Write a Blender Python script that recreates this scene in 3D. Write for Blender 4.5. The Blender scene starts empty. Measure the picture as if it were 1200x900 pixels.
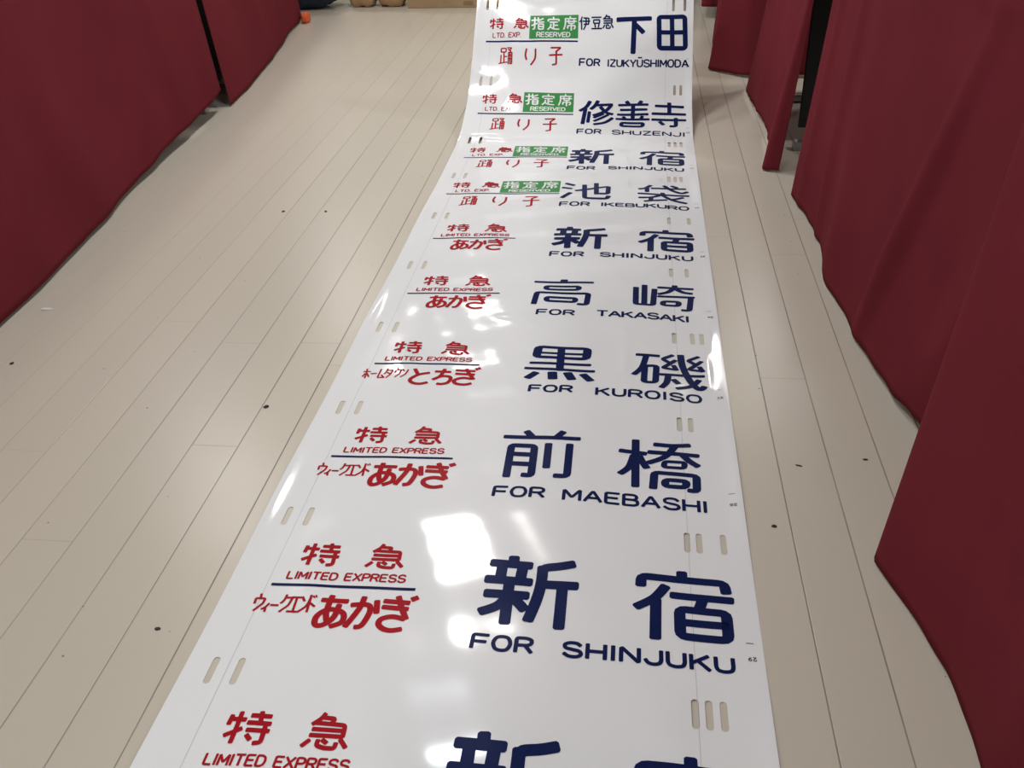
import bpy, bmesh, math, random
import numpy as np
from mathutils import Vector, Matrix, geometry
random.seed(7)
scene = bpy.context.scene
C = scene.collection

# ---------------------------------------------------------------- camera
CAM_H = 1.0294
cam_d = bpy.data.cameras.new('camera'); cam = bpy.data.objects.new('camera', cam_d); C.objects.link(cam)
cam_d.sensor_width = 36.0; cam_d.lens = 36.0 * 1129.86 / 1200.0
R_ = Vector((0.99347201, 0.10949861, -0.03199097)); U_ = Vector((-0.03031042, 0.52373146, 0.85134402)); F_ = Vector((-0.10997566, 0.84481679, -0.52363149))
m = Matrix.Identity(4)
for i in range(3):
    m[i][0] = R_[i]; m[i][1] = U_[i]; m[i][2] = -F_[i]; m[i][3] = (0, 0, CAM_H)[i]
cam.matrix_world = m
cam_d.clip_start = 0.05
scene.camera = cam

# ---------------------------------------------------------------- light and exposure
scene.view_settings.view_transform = 'Standard'
scene.view_settings.look = 'None'
scene.view_settings.exposure = 0.2
scene.view_settings.gamma = 1.0
scene.view_settings.use_curve_mapping = False
WORLD_STRENGTH = 0.33
w = bpy.data.worlds.new('world'); scene.world = w; w.use_nodes = True
bg = w.node_tree.nodes['Background']; bg.inputs[0].default_value = (0.90, 0.95, 1.0, 1); bg.inputs[1].default_value = WORLD_STRENGTH
CEIL = 2.6
LAMPS = [(-0.80, 3.95, 0.34, 19), (-0.70, 2.62, 0.22, 9), (-2.30, 4.40, 0.34, 13), (-2.20, 6.90, 0.30, 11), (0.95, 6.15, 0.24, 10), (-1.15, 6.65, 0.14, 3),
         (-0.75, 0.45, 0.45, 15), (2.3, 2.2, 0.45, 18), (2.3, 4.7, 0.45, 18), (-3.6, 2.6, 0.45, 18)]   # x, y, size, watts; this row is added main light, reflecting out of view

# ---------------------------------------------------------------- materials
def mat(name, col, rough=0.5, spec=0.5, coat=0.0, bump=None, noise=None, emit=None, metal=0.0, sheen=0.0):
    mt = bpy.data.materials.new(name); mt.use_nodes = True
    nt = mt.node_tree; b = nt.nodes['Principled BSDF']
    b.inputs['Base Color'].default_value = (*col, 1); b.inputs['Roughness'].default_value = rough
    b.inputs['Specular IOR Level'].default_value = spec; b.inputs['Coat Weight'].default_value = coat
    b.inputs['Coat Roughness'].default_value = 0.06; b.inputs['Metallic'].default_value = metal
    if sheen: b.inputs['Sheen Weight'].default_value = sheen
    if emit:
        b.inputs['Emission Color'].default_value = (*emit[0], 1); b.inputs['Emission Strength'].default_value = emit[1]
    tc = nt.nodes.new('ShaderNodeTexCoord')
    if noise:
        n = nt.nodes.new('ShaderNodeTexNoise'); n.inputs['Scale'].default_value = noise[0]; n.inputs['Detail'].default_value = 4
        nt.links.new(tc.outputs['Object'], n.inputs['Vector'])
        r = nt.nodes.new('ShaderNodeMapRange'); r.inputs[1].default_value = 0.3; r.inputs[2].default_value = 0.7
        nt.links.new(n.outputs['Fac'], r.inputs[0])
        mx = nt.nodes.new('ShaderNodeMix'); mx.data_type = 'RGBA'
        mx.inputs[6].default_value = (*[c * (1 - noise[1]) for c in col], 1); mx.inputs[7].default_value = (*[min(1, c * (1 + noise[1])) for c in col], 1)
        nt.links.new(r.outputs[0], mx.inputs[0]); nt.links.new(mx.outputs[2], b.inputs['Base Color'])
    if bump:
        n2 = nt.nodes.new('ShaderNodeTexNoise'); n2.inputs['Scale'].default_value = bump[0]; n2.inputs['Detail'].default_value = 3
        nt.links.new(tc.outputs['Object'], n2.inputs['Vector'])
        bp = nt.nodes.new('ShaderNodeBump'); bp.inputs['Strength'].default_value = bump[1]; bp.inputs['Distance'].default_value = bump[2]
        nt.links.new(n2.outputs['Fac'], bp.inputs['Height']); nt.links.new(bp.outputs[0], b.inputs['Normal'])
    return mt

M_SHEET = mat('white_vinyl', (0.85, 0.868, 0.895), 0.105, 0.5)
M_NAVY = mat('navy_ink', (0.008, 0.015, 0.078), 0.28, 0.14)
M_RED = mat('red_ink', (0.38, 0.012, 0.020), 0.28, 0.14)
M_GREEN = mat('green_ink', (0.055, 0.27, 0.075), 0.26, 0.22)
for _m in (M_NAVY, M_RED, M_GREEN): _m.node_tree.nodes['Principled BSDF'].inputs['IOR'].default_value = 1.2
M_WHITEINK = mat('white_ink', (0.80, 0.82, 0.84), 0.2, 0.5)
M_GREY = mat('grey_ink', (0.10, 0.10, 0.12), 0.3, 0.5)
M_SEAM = mat('seam_grey', (0.60, 0.62, 0.66), 0.2, 0.5)
M_CLOTH = mat('maroon_cloth', (0.166, 0.0235, 0.033), 0.95, 0.04, noise=(3.0, 0.08), bump=(700, 0.15, 0.001))
M_WALL = mat('painted_wall', (0.48, 0.46, 0.42), 0.8, 0.3, noise=(2, 0.03))
M_CEIL = mat('ceiling_paint', (0.62, 0.61, 0.58), 0.9, 0.3, noise=(8, 0.03))
M_METAL = mat('grey_steel', (0.42, 0.42, 0.42), 0.4, 0.5, metal=0.8)
M_WOOD = mat('table_laminate', (0.20, 0.12, 0.07), 0.5, 0.4, noise=(14, 0.2))
M_CARD = mat('brown_cardboard', (0.40, 0.29, 0.17), 0.8, 0.3, noise=(12, 0.08))
M_TAPE = mat('brown_tape', (0.27, 0.18, 0.10), 0.35, 0.5)
M_PAPER = mat('kraft_paper', (0.42, 0.28, 0.15), 0.75, 0.3, noise=(10, 0.12), bump=(18, 0.5, 0.01))
M_NAVYBAG = mat('navy_nylon', (0.012, 0.020, 0.045), 0.55, 0.4, noise=(9, 0.25), bump=(60, 0.3, 0.004))
M_BLACK = mat('black_plastic', (0.022, 0.022, 0.021), 0.5, 0.4)
M_ORANGE = mat('orange_plastic', (0.75, 0.13, 0.035), 0.5, 0.4)
M_CHIP = mat('dark_chip', (0.05, 0.042, 0.035), 0.8, 0.3)
M_SCRAP = mat('white_paper', (0.75, 0.74, 0.72), 0.8, 0.3)
M_LAMP = mat('lamp_diffuser', (0.9, 0.9, 0.9), 0.5, 0.3, emit=((1.0, 0.97, 0.92), 6.0))
M_FRAME = mat('white_frame', (0.75, 0.75, 0.75), 0.5, 0.4)

PLANK = 0.09; PLANK_X0 = -0.6156
def floor_material():
    mt = bpy.data.materials.new('cream_floorboards'); mt.use_nodes = True
    nt = mt.node_tree; L = nt.links; b = nt.nodes['Principled BSDF']
    def math_(op, a, b_=None, c=None):
        n = nt.nodes.new('ShaderNodeMath'); n.operation = op
        for i, v in enumerate((a, b_, c)):
            if v is None: continue
            if isinstance(v, (int, float)): n.inputs[i].default_value = v
            else: L.new(v, n.inputs[i])
        return n.outputs[0]
    def noise(scale, det=3, vec=None):
        n = nt.nodes.new('ShaderNodeTexNoise'); n.inputs['Scale'].default_value = scale; n.inputs['Detail'].default_value = det
        L.new(vec if vec is not None else tc.outputs['Object'], n.inputs['Vector']); return n.outputs['Fac']
    tc = nt.nodes.new('ShaderNodeTexCoord'); sx = nt.nodes.new('ShaderNodeSeparateXYZ'); L.new(tc.outputs['Object'], sx.inputs[0])
    x, y = sx.outputs[0], sx.outputs[1]
    q = math_('DIVIDE', math_('SUBTRACT', x, PLANK_X0), PLANK)
    k = math_('FLOOR', math_('ADD', q, 0.5))
    d = math_('MULTIPLY', math_('ABSOLUTE', math_('SUBTRACT', q, k)), PLANK)          # metres to nearest joint
    # joint strength varies from joint to joint and fades towards the worn left side
    wn = nt.nodes.new('ShaderNodeTexWhiteNoise'); wn.noise_dimensions = '1D'; L.new(k, wn.inputs['W'])
    fade = nt.nodes.new('ShaderNodeMapRange'); fade.inputs[1].default_value = -1.35; fade.inputs[2].default_value = -0.75
    fade.inputs[3].default_value = 0.12; fade.inputs[4].default_value = 1.0; L.new(x, fade.inputs[0])
    brk = nt.nodes.new('ShaderNodeMapRange'); brk.inputs[1].default_value = 0.25; brk.inputs[2].default_value = 0.6
    brk.inputs[3].default_value = 0.45; brk.inputs[4].default_value = 1.0; L.new(noise(2.2, 3), brk.inputs[0])
    strength = math_('MULTIPLY', math_('MULTIPLY', fade.outputs[0], brk.outputs[0]), math_('MULTIPLY_ADD', wn.outputs['Value'], 0.35, 0.65))
    line = nt.nodes.new('ShaderNodeMapRange'); line.inputs[1].default_value = 0.0006; line.inputs[2].default_value = 0.0016
    line.inputs[3].default_value = 1.0; line.inputs[4].default_value = 0.0; L.new(d, line.inputs[0])
    # end seams, one row per board with its own offset
    kb = math_('FLOOR', q)
    wb = nt.nodes.new('ShaderNodeTexWhiteNoise'); wb.noise_dimensions = '1D'; L.new(math_('ADD', kb, 41.3), wb.inputs['W'])
    yy = math_('DIVIDE', math_('ADD', y, math_('MULTIPLY', wb.outputs['Value'], 1.82)), 1.82)
    dy = math_('MULTIPLY', math_('ABSOLUTE', math_('SUBTRACT', yy, math_('ROUND', yy))), 1.82)
    seam = nt.nodes.new('ShaderNodeMapRange'); seam.inputs[1].default_value = 0.0005; seam.inputs[2].default_value = 0.0014
    seam.inputs[3].default_value = 0.28; seam.inputs[4].default_value = 0.0; L.new(dy, seam.inputs[0])
    mask = math_('MAXIMUM', math_('MULTIPLY', line.outputs[0], strength), math_('MULTIPLY', seam.outputs[0], fade.outputs[0]))
    # specks and stains
    vo = nt.nodes.new('ShaderNodeTexVoronoi'); vo.voronoi_dimensions = '2D'; vo.inputs['Scale'].default_value = 6.5; L.new(tc.outputs['Object'], vo.inputs['Vector'])
    sc_ = nt.nodes.new('ShaderNodeSeparateColor'); L.new(vo.outputs['Color'], sc_.inputs[0])
    sp = math_('MULTIPLY', math_('LESS_THAN', vo.outputs['Distance'], math_('MULTIPLY_ADD', sc_.outputs[1], 0.008, 0.006)), math_('GREATER_THAN', sc_.outputs[0], 0.72))
    mask = math_('MAXIMUM', mask, math_('MULTIPLY', sp, 0.8))
    st = nt.nodes.new('ShaderNodeMapRange'); st.inputs[1].default_value = 0.70; st.inputs[2].default_value = 0.78; st.inputs[3].default_value = 0; st.inputs[4].default_value = 0.0
    L.new(noise(17, 5), st.inputs[0])
    wear = nt.nodes.new('ShaderNodeMapRange'); wear.inputs[1].default_value = 0.3; wear.inputs[2].default_value = 0.7; L.new(noise(1.1, 4), wear.inputs[0])
    board = nt.nodes.new('ShaderNodeMapRange'); board.inputs[3].default_value = 0.965; board.inputs[4].default_value = 1.0; L.new(wb.outputs['Value'], board.inputs[0])
    c1 = nt.nodes.new('ShaderNodeMix'); c1.data_type = 'RGBA'; c1.inputs[6].default_value = (0.603, 0.556, 0.472, 1); c1.inputs[7].default_value = (0.610, 0.562, 0.478, 1)
    L.new(wear.outputs[0], c1.inputs[0])
    c1b = nt.nodes.new('ShaderNodeMix'); c1b.data_type = 'RGBA'; c1b.blend_type = 'MULTIPLY'; c1b.inputs[0].default_value = 1.0
    cc = nt.nodes.new('ShaderNodeCombineColor'); [L.new(board.outputs[0], cc.inputs[i]) for i in range(3)]
    L.new(c1.outputs[2], c1b.inputs[6]); L.new(cc.outputs[0], c1b.inputs[7])
    c2 = nt.nodes.new('ShaderNodeMix'); c2.data_type = 'RGBA'; c2.inputs[7].default_value = (0.30, 0.26, 0.20, 1)
    L.new(st.outputs[0], c2.inputs[0]); L.new(c1b.outputs[2], c2.inputs[6])
    c3 = nt.nodes.new('ShaderNodeMix'); c3.data_type = 'RGBA'; c3.inputs[7].default_value = (0.10, 0.082, 0.062, 1)
    L.new(mask, c3.inputs[0]); L.new(c2.outputs[2], c3.inputs[6]); L.new(c3.outputs[2], b.inputs['Base Color'])
    rr = nt.nodes.new('ShaderNodeMapRange'); rr.inputs[1].default_value = 0.3; rr.inputs[2].default_value = 0.7; rr.inputs[3].default_value = 0.28; rr.inputs[4].default_value = 0.31
    L.new(noise(5, 5), rr.inputs[0]); L.new(rr.outputs[0], b.inputs['Roughness'])
    b.inputs['Specular IOR Level'].default_value = 0.45
    bp = nt.nodes.new('ShaderNodeBump'); bp.inputs['Strength'].default_value = 0.5; bp.inputs['Distance'].default_value = 0.001
    L.new(math_('SUBTRACT', 1.0, mask), bp.inputs['Height']); L.new(bp.outputs[0], b.inputs['Normal'])
    return mt
M_FLOOR = floor_material()

# ---------------------------------------------------------------- helpers
def link_mesh(name, verts, faces, material, parent=None, smooth=False):
    me = bpy.data.meshes.new(name); me.from_pydata([tuple(v) for v in verts], [], faces); me.update()
    if smooth: me.polygons.foreach_set('use_smooth', [True] * len(me.polygons))
    me.materials.append(material)
    o = bpy.data.objects.new(name, me); C.objects.link(o)
    if parent: o.parent = parent
    return o
def obj(name, bm, material, parent=None, smooth=False):
    me = bpy.data.meshes.new(name); bm.normal_update(); bm.to_mesh(me); bm.free()
    if smooth: me.polygons.foreach_set('use_smooth', [True] * len(me.polygons))
    me.materials.append(material)
    o = bpy.data.objects.new(name, me); C.objects.link(o)
    if parent: o.parent = parent
    return o
def box_bm(x0, x1, y0, y1, z0, z1, bevel=0.0, bm=None, seg=2):
    bm = bm or bmesh.new(); t = bmesh.new()
    r = bmesh.ops.create_cube(t, size=1)
    for v in t.verts: v.co = Vector(((x0 + x1) / 2 + v.co.x * (x1 - x0), (y0 + y1) / 2 + v.co.y * (y1 - y0), (z0 + z1) / 2 + v.co.z * (z1 - z0)))
    if bevel: bmesh.ops.bevel(t, geom=t.edges[:], offset=bevel, segments=seg, affect='EDGES', profile=0.5)
    me = bpy.data.meshes.new('t'); t.to_mesh(me); t.free(); bm.from_mesh(me); bpy.data.meshes.remove(me)
    return bm
def disc_bm(r, z0, z1, seg=40):
    bm = bmesh.new(); bmesh.ops.create_cone(bm, cap_ends=True, segments=seg, radius1=r * .97, radius2=r, depth=z1 - z0)
    for v in bm.verts: v.co.z += (z0 + z1) / 2
    return bm
def thing(name, label, cat, loc=(0, 0, 0), rz=0.0, group=None):
    o = bpy.data.objects.new(name, None); C.objects.link(o); o.location = loc; o.rotation_euler = (0, 0, rz); o.empty_display_size = 0.1
    o['label'] = label; o['category'] = cat
    if group: o['group'] = group
    return o
def tag(o, label, cat, group=None):
    o['label'] = label; o['category'] = cat
    if group: o['group'] = group
    return o
def struct(o, label=None):
    o['kind'] = 'structure'
    if label: o['label'] = label
    return o

# ---------------------------------------------------------------- the room
XL, XR, YN, YF = -4.6, 3.6, -1.6, 7.8
struct(obj('floor', box_bm(XL, XR, YN, YF, -0.08, 0.0), M_FLOOR), 'cream painted floorboards running away from the camera')
struct(obj('ceiling', box_bm(XL, XR, YN, YF, CEIL + 0.03, CEIL + 0.13), M_CEIL))
struct(obj('wall_back', box_bm(XL, XR, YF, YF + 0.1, 0, CEIL + 0.03), M_WALL))
struct(obj('wall_left', box_bm(XL - 0.1, XL, YN, YF, 0, CEIL + 0.03), M_WALL))
struct(obj('wall_right', box_bm(XR, XR + 0.1, YN, YF, 0, CEIL + 0.03), M_WALL))
for lx, ly, lsz, lpw in LAMPS:
    hs = lsz / 2 + .015; fr = disc_bm(hs + .02, 0.0, 0.03)
    t = thing('ceiling_or_added_light', 'unseen round white ceiling light, from a set partly added to light the room', 'ceiling light', (lx, ly, CEIL), 0, 'round ceiling lights')
    obj('frame', fr, M_FRAME, t)
    obj('diffuser', disc_bm(hs, -0.004, 0.002), M_LAMP, t)
    ld = bpy.data.lights.new('ceiling_or_added_lamp', 'AREA'); ld.shape = 'DISK'; ld.size = lsz; ld.energy = lpw
    ld.color = (0.80, 0.88, 1.0) if lsz == 0.22 else (1.0, 0.975, 0.93)
    lo = bpy.data.objects.new('lamp', ld); C.objects.link(lo); lo.location = (0, 0, -0.012); lo.parent = t
# ---------------------------------------------------------------- the destination sign roll: a surface over (u, s)
UL, UR, S0, S1 = -0.590, 0.2115, 0.42, 4.18
def rowY(k): return 1.055 + 0.3361 * k
def sstep(x): x = np.clip(x, 0, 1); return x * x * (3 - 2 * x)
NU, DS = 61, 0.004
US = np.linspace(UL - 0.02, UR + 0.02, NU); SS = np.arange(S0 - 0.02, S1 + 0.03, DS)
uu, ss = np.meshgrid(US, SS, indexing='ij')
fu = (uu - UL) / (UR - UL)
s_fold = 3.095 + 0.062 * fu                                   # the sheet leaves the floor earlier at the left
theta = 0.355 * sstep((ss - s_fold) / 0.3345) + (0.366 + 0.079 * fu) * sstep((ss - 3.376) / 0.30)
TY = S0 - 0.02 + np.cumsum(np.cos(theta), axis=1) * DS - DS
TZ = np.cumsum(np.sin(theta), axis=1) * DS
lift = sstep((ss - 3.28) / 0.1)
wave = 0.00075 * np.sin(2 * np.pi * (ss / 0.37 + 0.35 * uu)) + 0.00055 * np.sin(2 * np.pi * (ss / 0.163 - 1.7 * uu + 0.2)) + 0.0005 * np.sin(2 * np.pi * (uu / 0.27 + ss / 0.9)) \
     + 0.0003 * np.sin(2 * np.pi * (uu / 0.11 + ss / 0.23)) + lift * 0.0035 * np.sin(2 * np.pi * (ss / 0.29 + uu / 0.9 + 0.1)) * np.cos(2 * np.pi * (uu / 0.8))
curlL = 0.006 * np.exp(-((uu - UL) / 0.020) ** 2) * (0.55 + 0.45 * np.sin(2 * np.pi * (ss / 0.62 + 0.15)))
curlR = 0.005 * np.exp(-((uu - UR) / 0.016) ** 2) * (0.45 + 0.55 * np.sin(2 * np.pi * (ss / 0.71 + 0.3)))
win = sstep((uu - UL - .07) / .08) * sstep((UR - .06 - uu) / .08)
WZ = 0.0010 + win * 0.0020 + 1.25 * wave * np.maximum(win, 0.8 * lift) + curlL + curlR + 0.004 * lift
# small hard creases pressed into the vinyl: (u, s) paths
for pts, amp, wid in [([(0.005, 1.90), (0.0, 1.82), (0.012, 1.77), (-0.002, 1.70)], 0.0016, 0.007),
                      ([(0.185, 2.10), (0.175, 2.02), (0.192, 1.93), (0.19, 1.86), (0.178, 1.78), (0.17, 1.66)], 0.0018, 0.008),
                      ([(-0.28, 1.95), (-0.22, 1.93), (-0.19, 1.90)], 0.0014, 0.010), ([(-0.23, 2.35), (-0.24, 2.25), (-0.22, 2.2)], 0.001, 0.008),
                      ([(-0.58, 3.25), (-0.5, 3.26), (-0.42, 3.245), (-0.32, 3.26), (-0.2, 3.25)], 0.0022, 0.020), ([(-0.6, 3.65), (-0.56, 3.605), (-0.51, 3.59)], 0.003, 0.020), ([(-0.45, 3.97), (-0.36, 3.92), (-0.25, 3.95), (-0.15, 3.93)], 0.003, 0.02)]:
    best = np.full(uu.shape, 9.0)
    for (a, b), (c, d) in zip(pts[:-1], pts[1:]):
        tt = np.clip(((uu - a) * (c - a) + (ss - b) * (d - b)) / ((c - a) ** 2 + (d - b) ** 2), 0, 1)
        best = np.minimum(best, np.hypot(uu - a - tt * (c - a), ss - b - tt * (d - b)))
    WZ = WZ + amp * np.exp(-(best / wid) ** 2)
XX = uu + 0.0065 * (ss - 1.05) 
PX = XX; PY = TY - np.sin(theta) * WZ; PZ = TZ + np.cos(theta) * WZ
def surf(us, s_):
    us = np.asarray(us, float); s_ = np.asarray(s_, float)
    i = np.clip((us - US[0]) / (US[1] - US[0]), 0, NU - 1.001); j = np.clip((s_ - SS[0]) / DS, 0, len(SS) - 1.001)
    i0 = i.astype(int); j0 = j.astype(int); fi = (i - i0); fj = (j - j0)
    def bl(T): return T[i0, j0] * (1 - fi) * (1 - fj) + T[i0 + 1, j0] * fi * (1 - fj) + T[i0, j0 + 1] * (1 - fi) * fj + T[i0 + 1, j0 + 1] * fi * fj
    return np.stack([bl(PX), bl(PY), bl(PZ)], -1)
def lifted(us, s_, off):
    us = np.asarray(us, float); s_ = np.asarray(s_, float); e = 0.003
    p = surf(us, s_); a = surf(us + e, s_) - surf(us - e, s_); b = surf(us, s_ + e) - surf(us, s_ - e)
    n = np.cross(a, b); n /= np.linalg.norm(n, axis=-1, keepdims=True)
    return p + n * off

# slots punched through both margins: row, u positions, length
SLOTS = []
for k in range(10):
    sl = rowY(k) - 0.1755
    SLOTS += [(-0.5495, sl), (-0.5125, sl + 0.001)]
    right = {0: (0.113, 0.131, 0.150), 1: (0.115, 0.134, 0.172), 2: (0.113, 0.134), 3: (0.112, 0.151, 0.171), 4: (0.113, 0.151), 5: (0.115, 0.169),
             6: (0.122, 0.141, 0.159), 7: (0.130, 0.150, 0.170), 8: (0.150, 0.172), 9: (0.139, 0.180)}[k]
    SLOTS += [(u, sl - 0.021 + (0.012 if k == 9 else 0)) for u in right]
SLOT_W, SLOT_L = 0.0098, 0.048
def slot_outline(u, s):
    r = SLOT_W / 2; pts = []
    for i in range(7): a = math.pi * i / 6; pts.append((u + r * math.cos(a), s + SLOT_L / 2 - r + r * math.sin(a)))
    for i in range(7): a = math.pi + math.pi * i / 6; pts.append((u + r * math.cos(a), s - SLOT_L / 2 + r + r * math.sin(a)))
    return pts
nu = 130; ns = 560
gu = np.linspace(UL, UR, nu + 1); gs = np.linspace(S0, S1, ns + 1)
blocks = []                                                  # grid blocks around neighbouring slots
for u, s in SLOTS:
    b = [int((u - 0.010 - UL) / (gu[1] - gu[0])), int((u + 0.010 - UL) / (gu[1] - gu[0])) + 1, int((s - 0.03 - S0) / (gs[1] - gs[0])), int((s + 0.03 - S0) / (gs[1] - gs[0])) + 1, [(u, s)]]
    for o in blocks:
        if o[0] <= b[1] + 1 and b[0] <= o[1] + 1 and o[2] <= b[3] and b[2] <= o[3]:
            o[0] = min(o[0], b[0]); o[1] = max(o[1], b[1]); o[2] = min(o[2], b[2]); o[3] = max(o[3], b[3]); o[4] += b[4]; break
    else: blocks.append(b)
flat = [(u, s) for s in gs for u in gu]
vid = lambda i, j: j * (nu + 1) + i
hole = np.zeros((nu, ns), bool)
for b in blocks: hole[b[0]:b[1], b[2]:b[3]] = True
faces = [(vid(i, j), vid(i + 1, j), vid(i + 1, j + 1), vid(i, j + 1)) for j in range(ns) for i in range(nu) if not hole[i, j]]
for i0, i1, j0, j1, sl in blocks:
    pts, ids, edges = [], [], []
    ring = [(i, j0) for i in range(i0, i1)] + [(i1, j) for j in range(j0, j1)] + [(i, j1) for i in range(i1, i0, -1)] + [(i0, j) for j in range(j1, j0, -1)]
    for i, j in ring: pts.append((float(gu[i]), float(gs[j]))); ids.append(vid(i, j))
    edges += [(a, (a + 1) % len(ring)) for a in range(len(ring))]
    for u, s in sl:
        o = slot_outline(u, s); n0 = len(pts)
        for q in o: pts.append(q); ids.append(len(flat)); flat.append(q)
        edges += [(n0 + a, n0 + (a + 1) % len(o)) for a in range(len(o))]
    ov, oe, of, origv, _, _ = geometry.delaunay_2d_cdt([Vector(p) for p in pts], edges, [], 0, 1e-7)
    mapv = []
    for v, og in zip(ov, origv):
        if og: mapv.append(ids[og[0]])
        else: mapv.append(len(flat)); flat.append((v.x, v.y))
    for f in of:
        cx = sum(ov[i].x for i in f) / len(f); cy = sum(ov[i].y for i in f) / len(f)
        if any(abs(cx - u) < SLOT_W / 2 and abs(cy - s) < SLOT_L / 2 - SLOT_W / 2 or math.hypot(cx - u, abs(cy - s) - (SLOT_L / 2 - SLOT_W / 2)) < SLOT_W / 2 * 0.985 for u, s in sl): continue
        a = [mapv[i] for i in f]
        area = sum(ov[f[i]].x * ov[f[(i + 1) % len(f)]].y - ov[f[(i + 1) % len(f)]].x * ov[f[i]].y for i in range(len(f)))
        faces.append(tuple(a if area > 0 else a[::-1]))
fa = np.array(flat)
roll = thing('destination_sign_roll', 'white train destination roll with navy and red lettering, unrolled down the floor', 'sign', (0, 0, 0))
sheet = link_mesh('vinyl_sheet', surf(fa[:, 0], fa[:, 1]), faces, M_SHEET, roll, smooth=True)
sd = sheet.modifiers.new('thickness', 'SOLIDIFY'); sd.thickness = 0.0005; sd.offset = -1.0
es = sheet.modifiers.new('crisp_rims', 'EDGE_SPLIT'); es.split_angle = math.radians(50); es.use_edge_sharp = False

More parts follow.
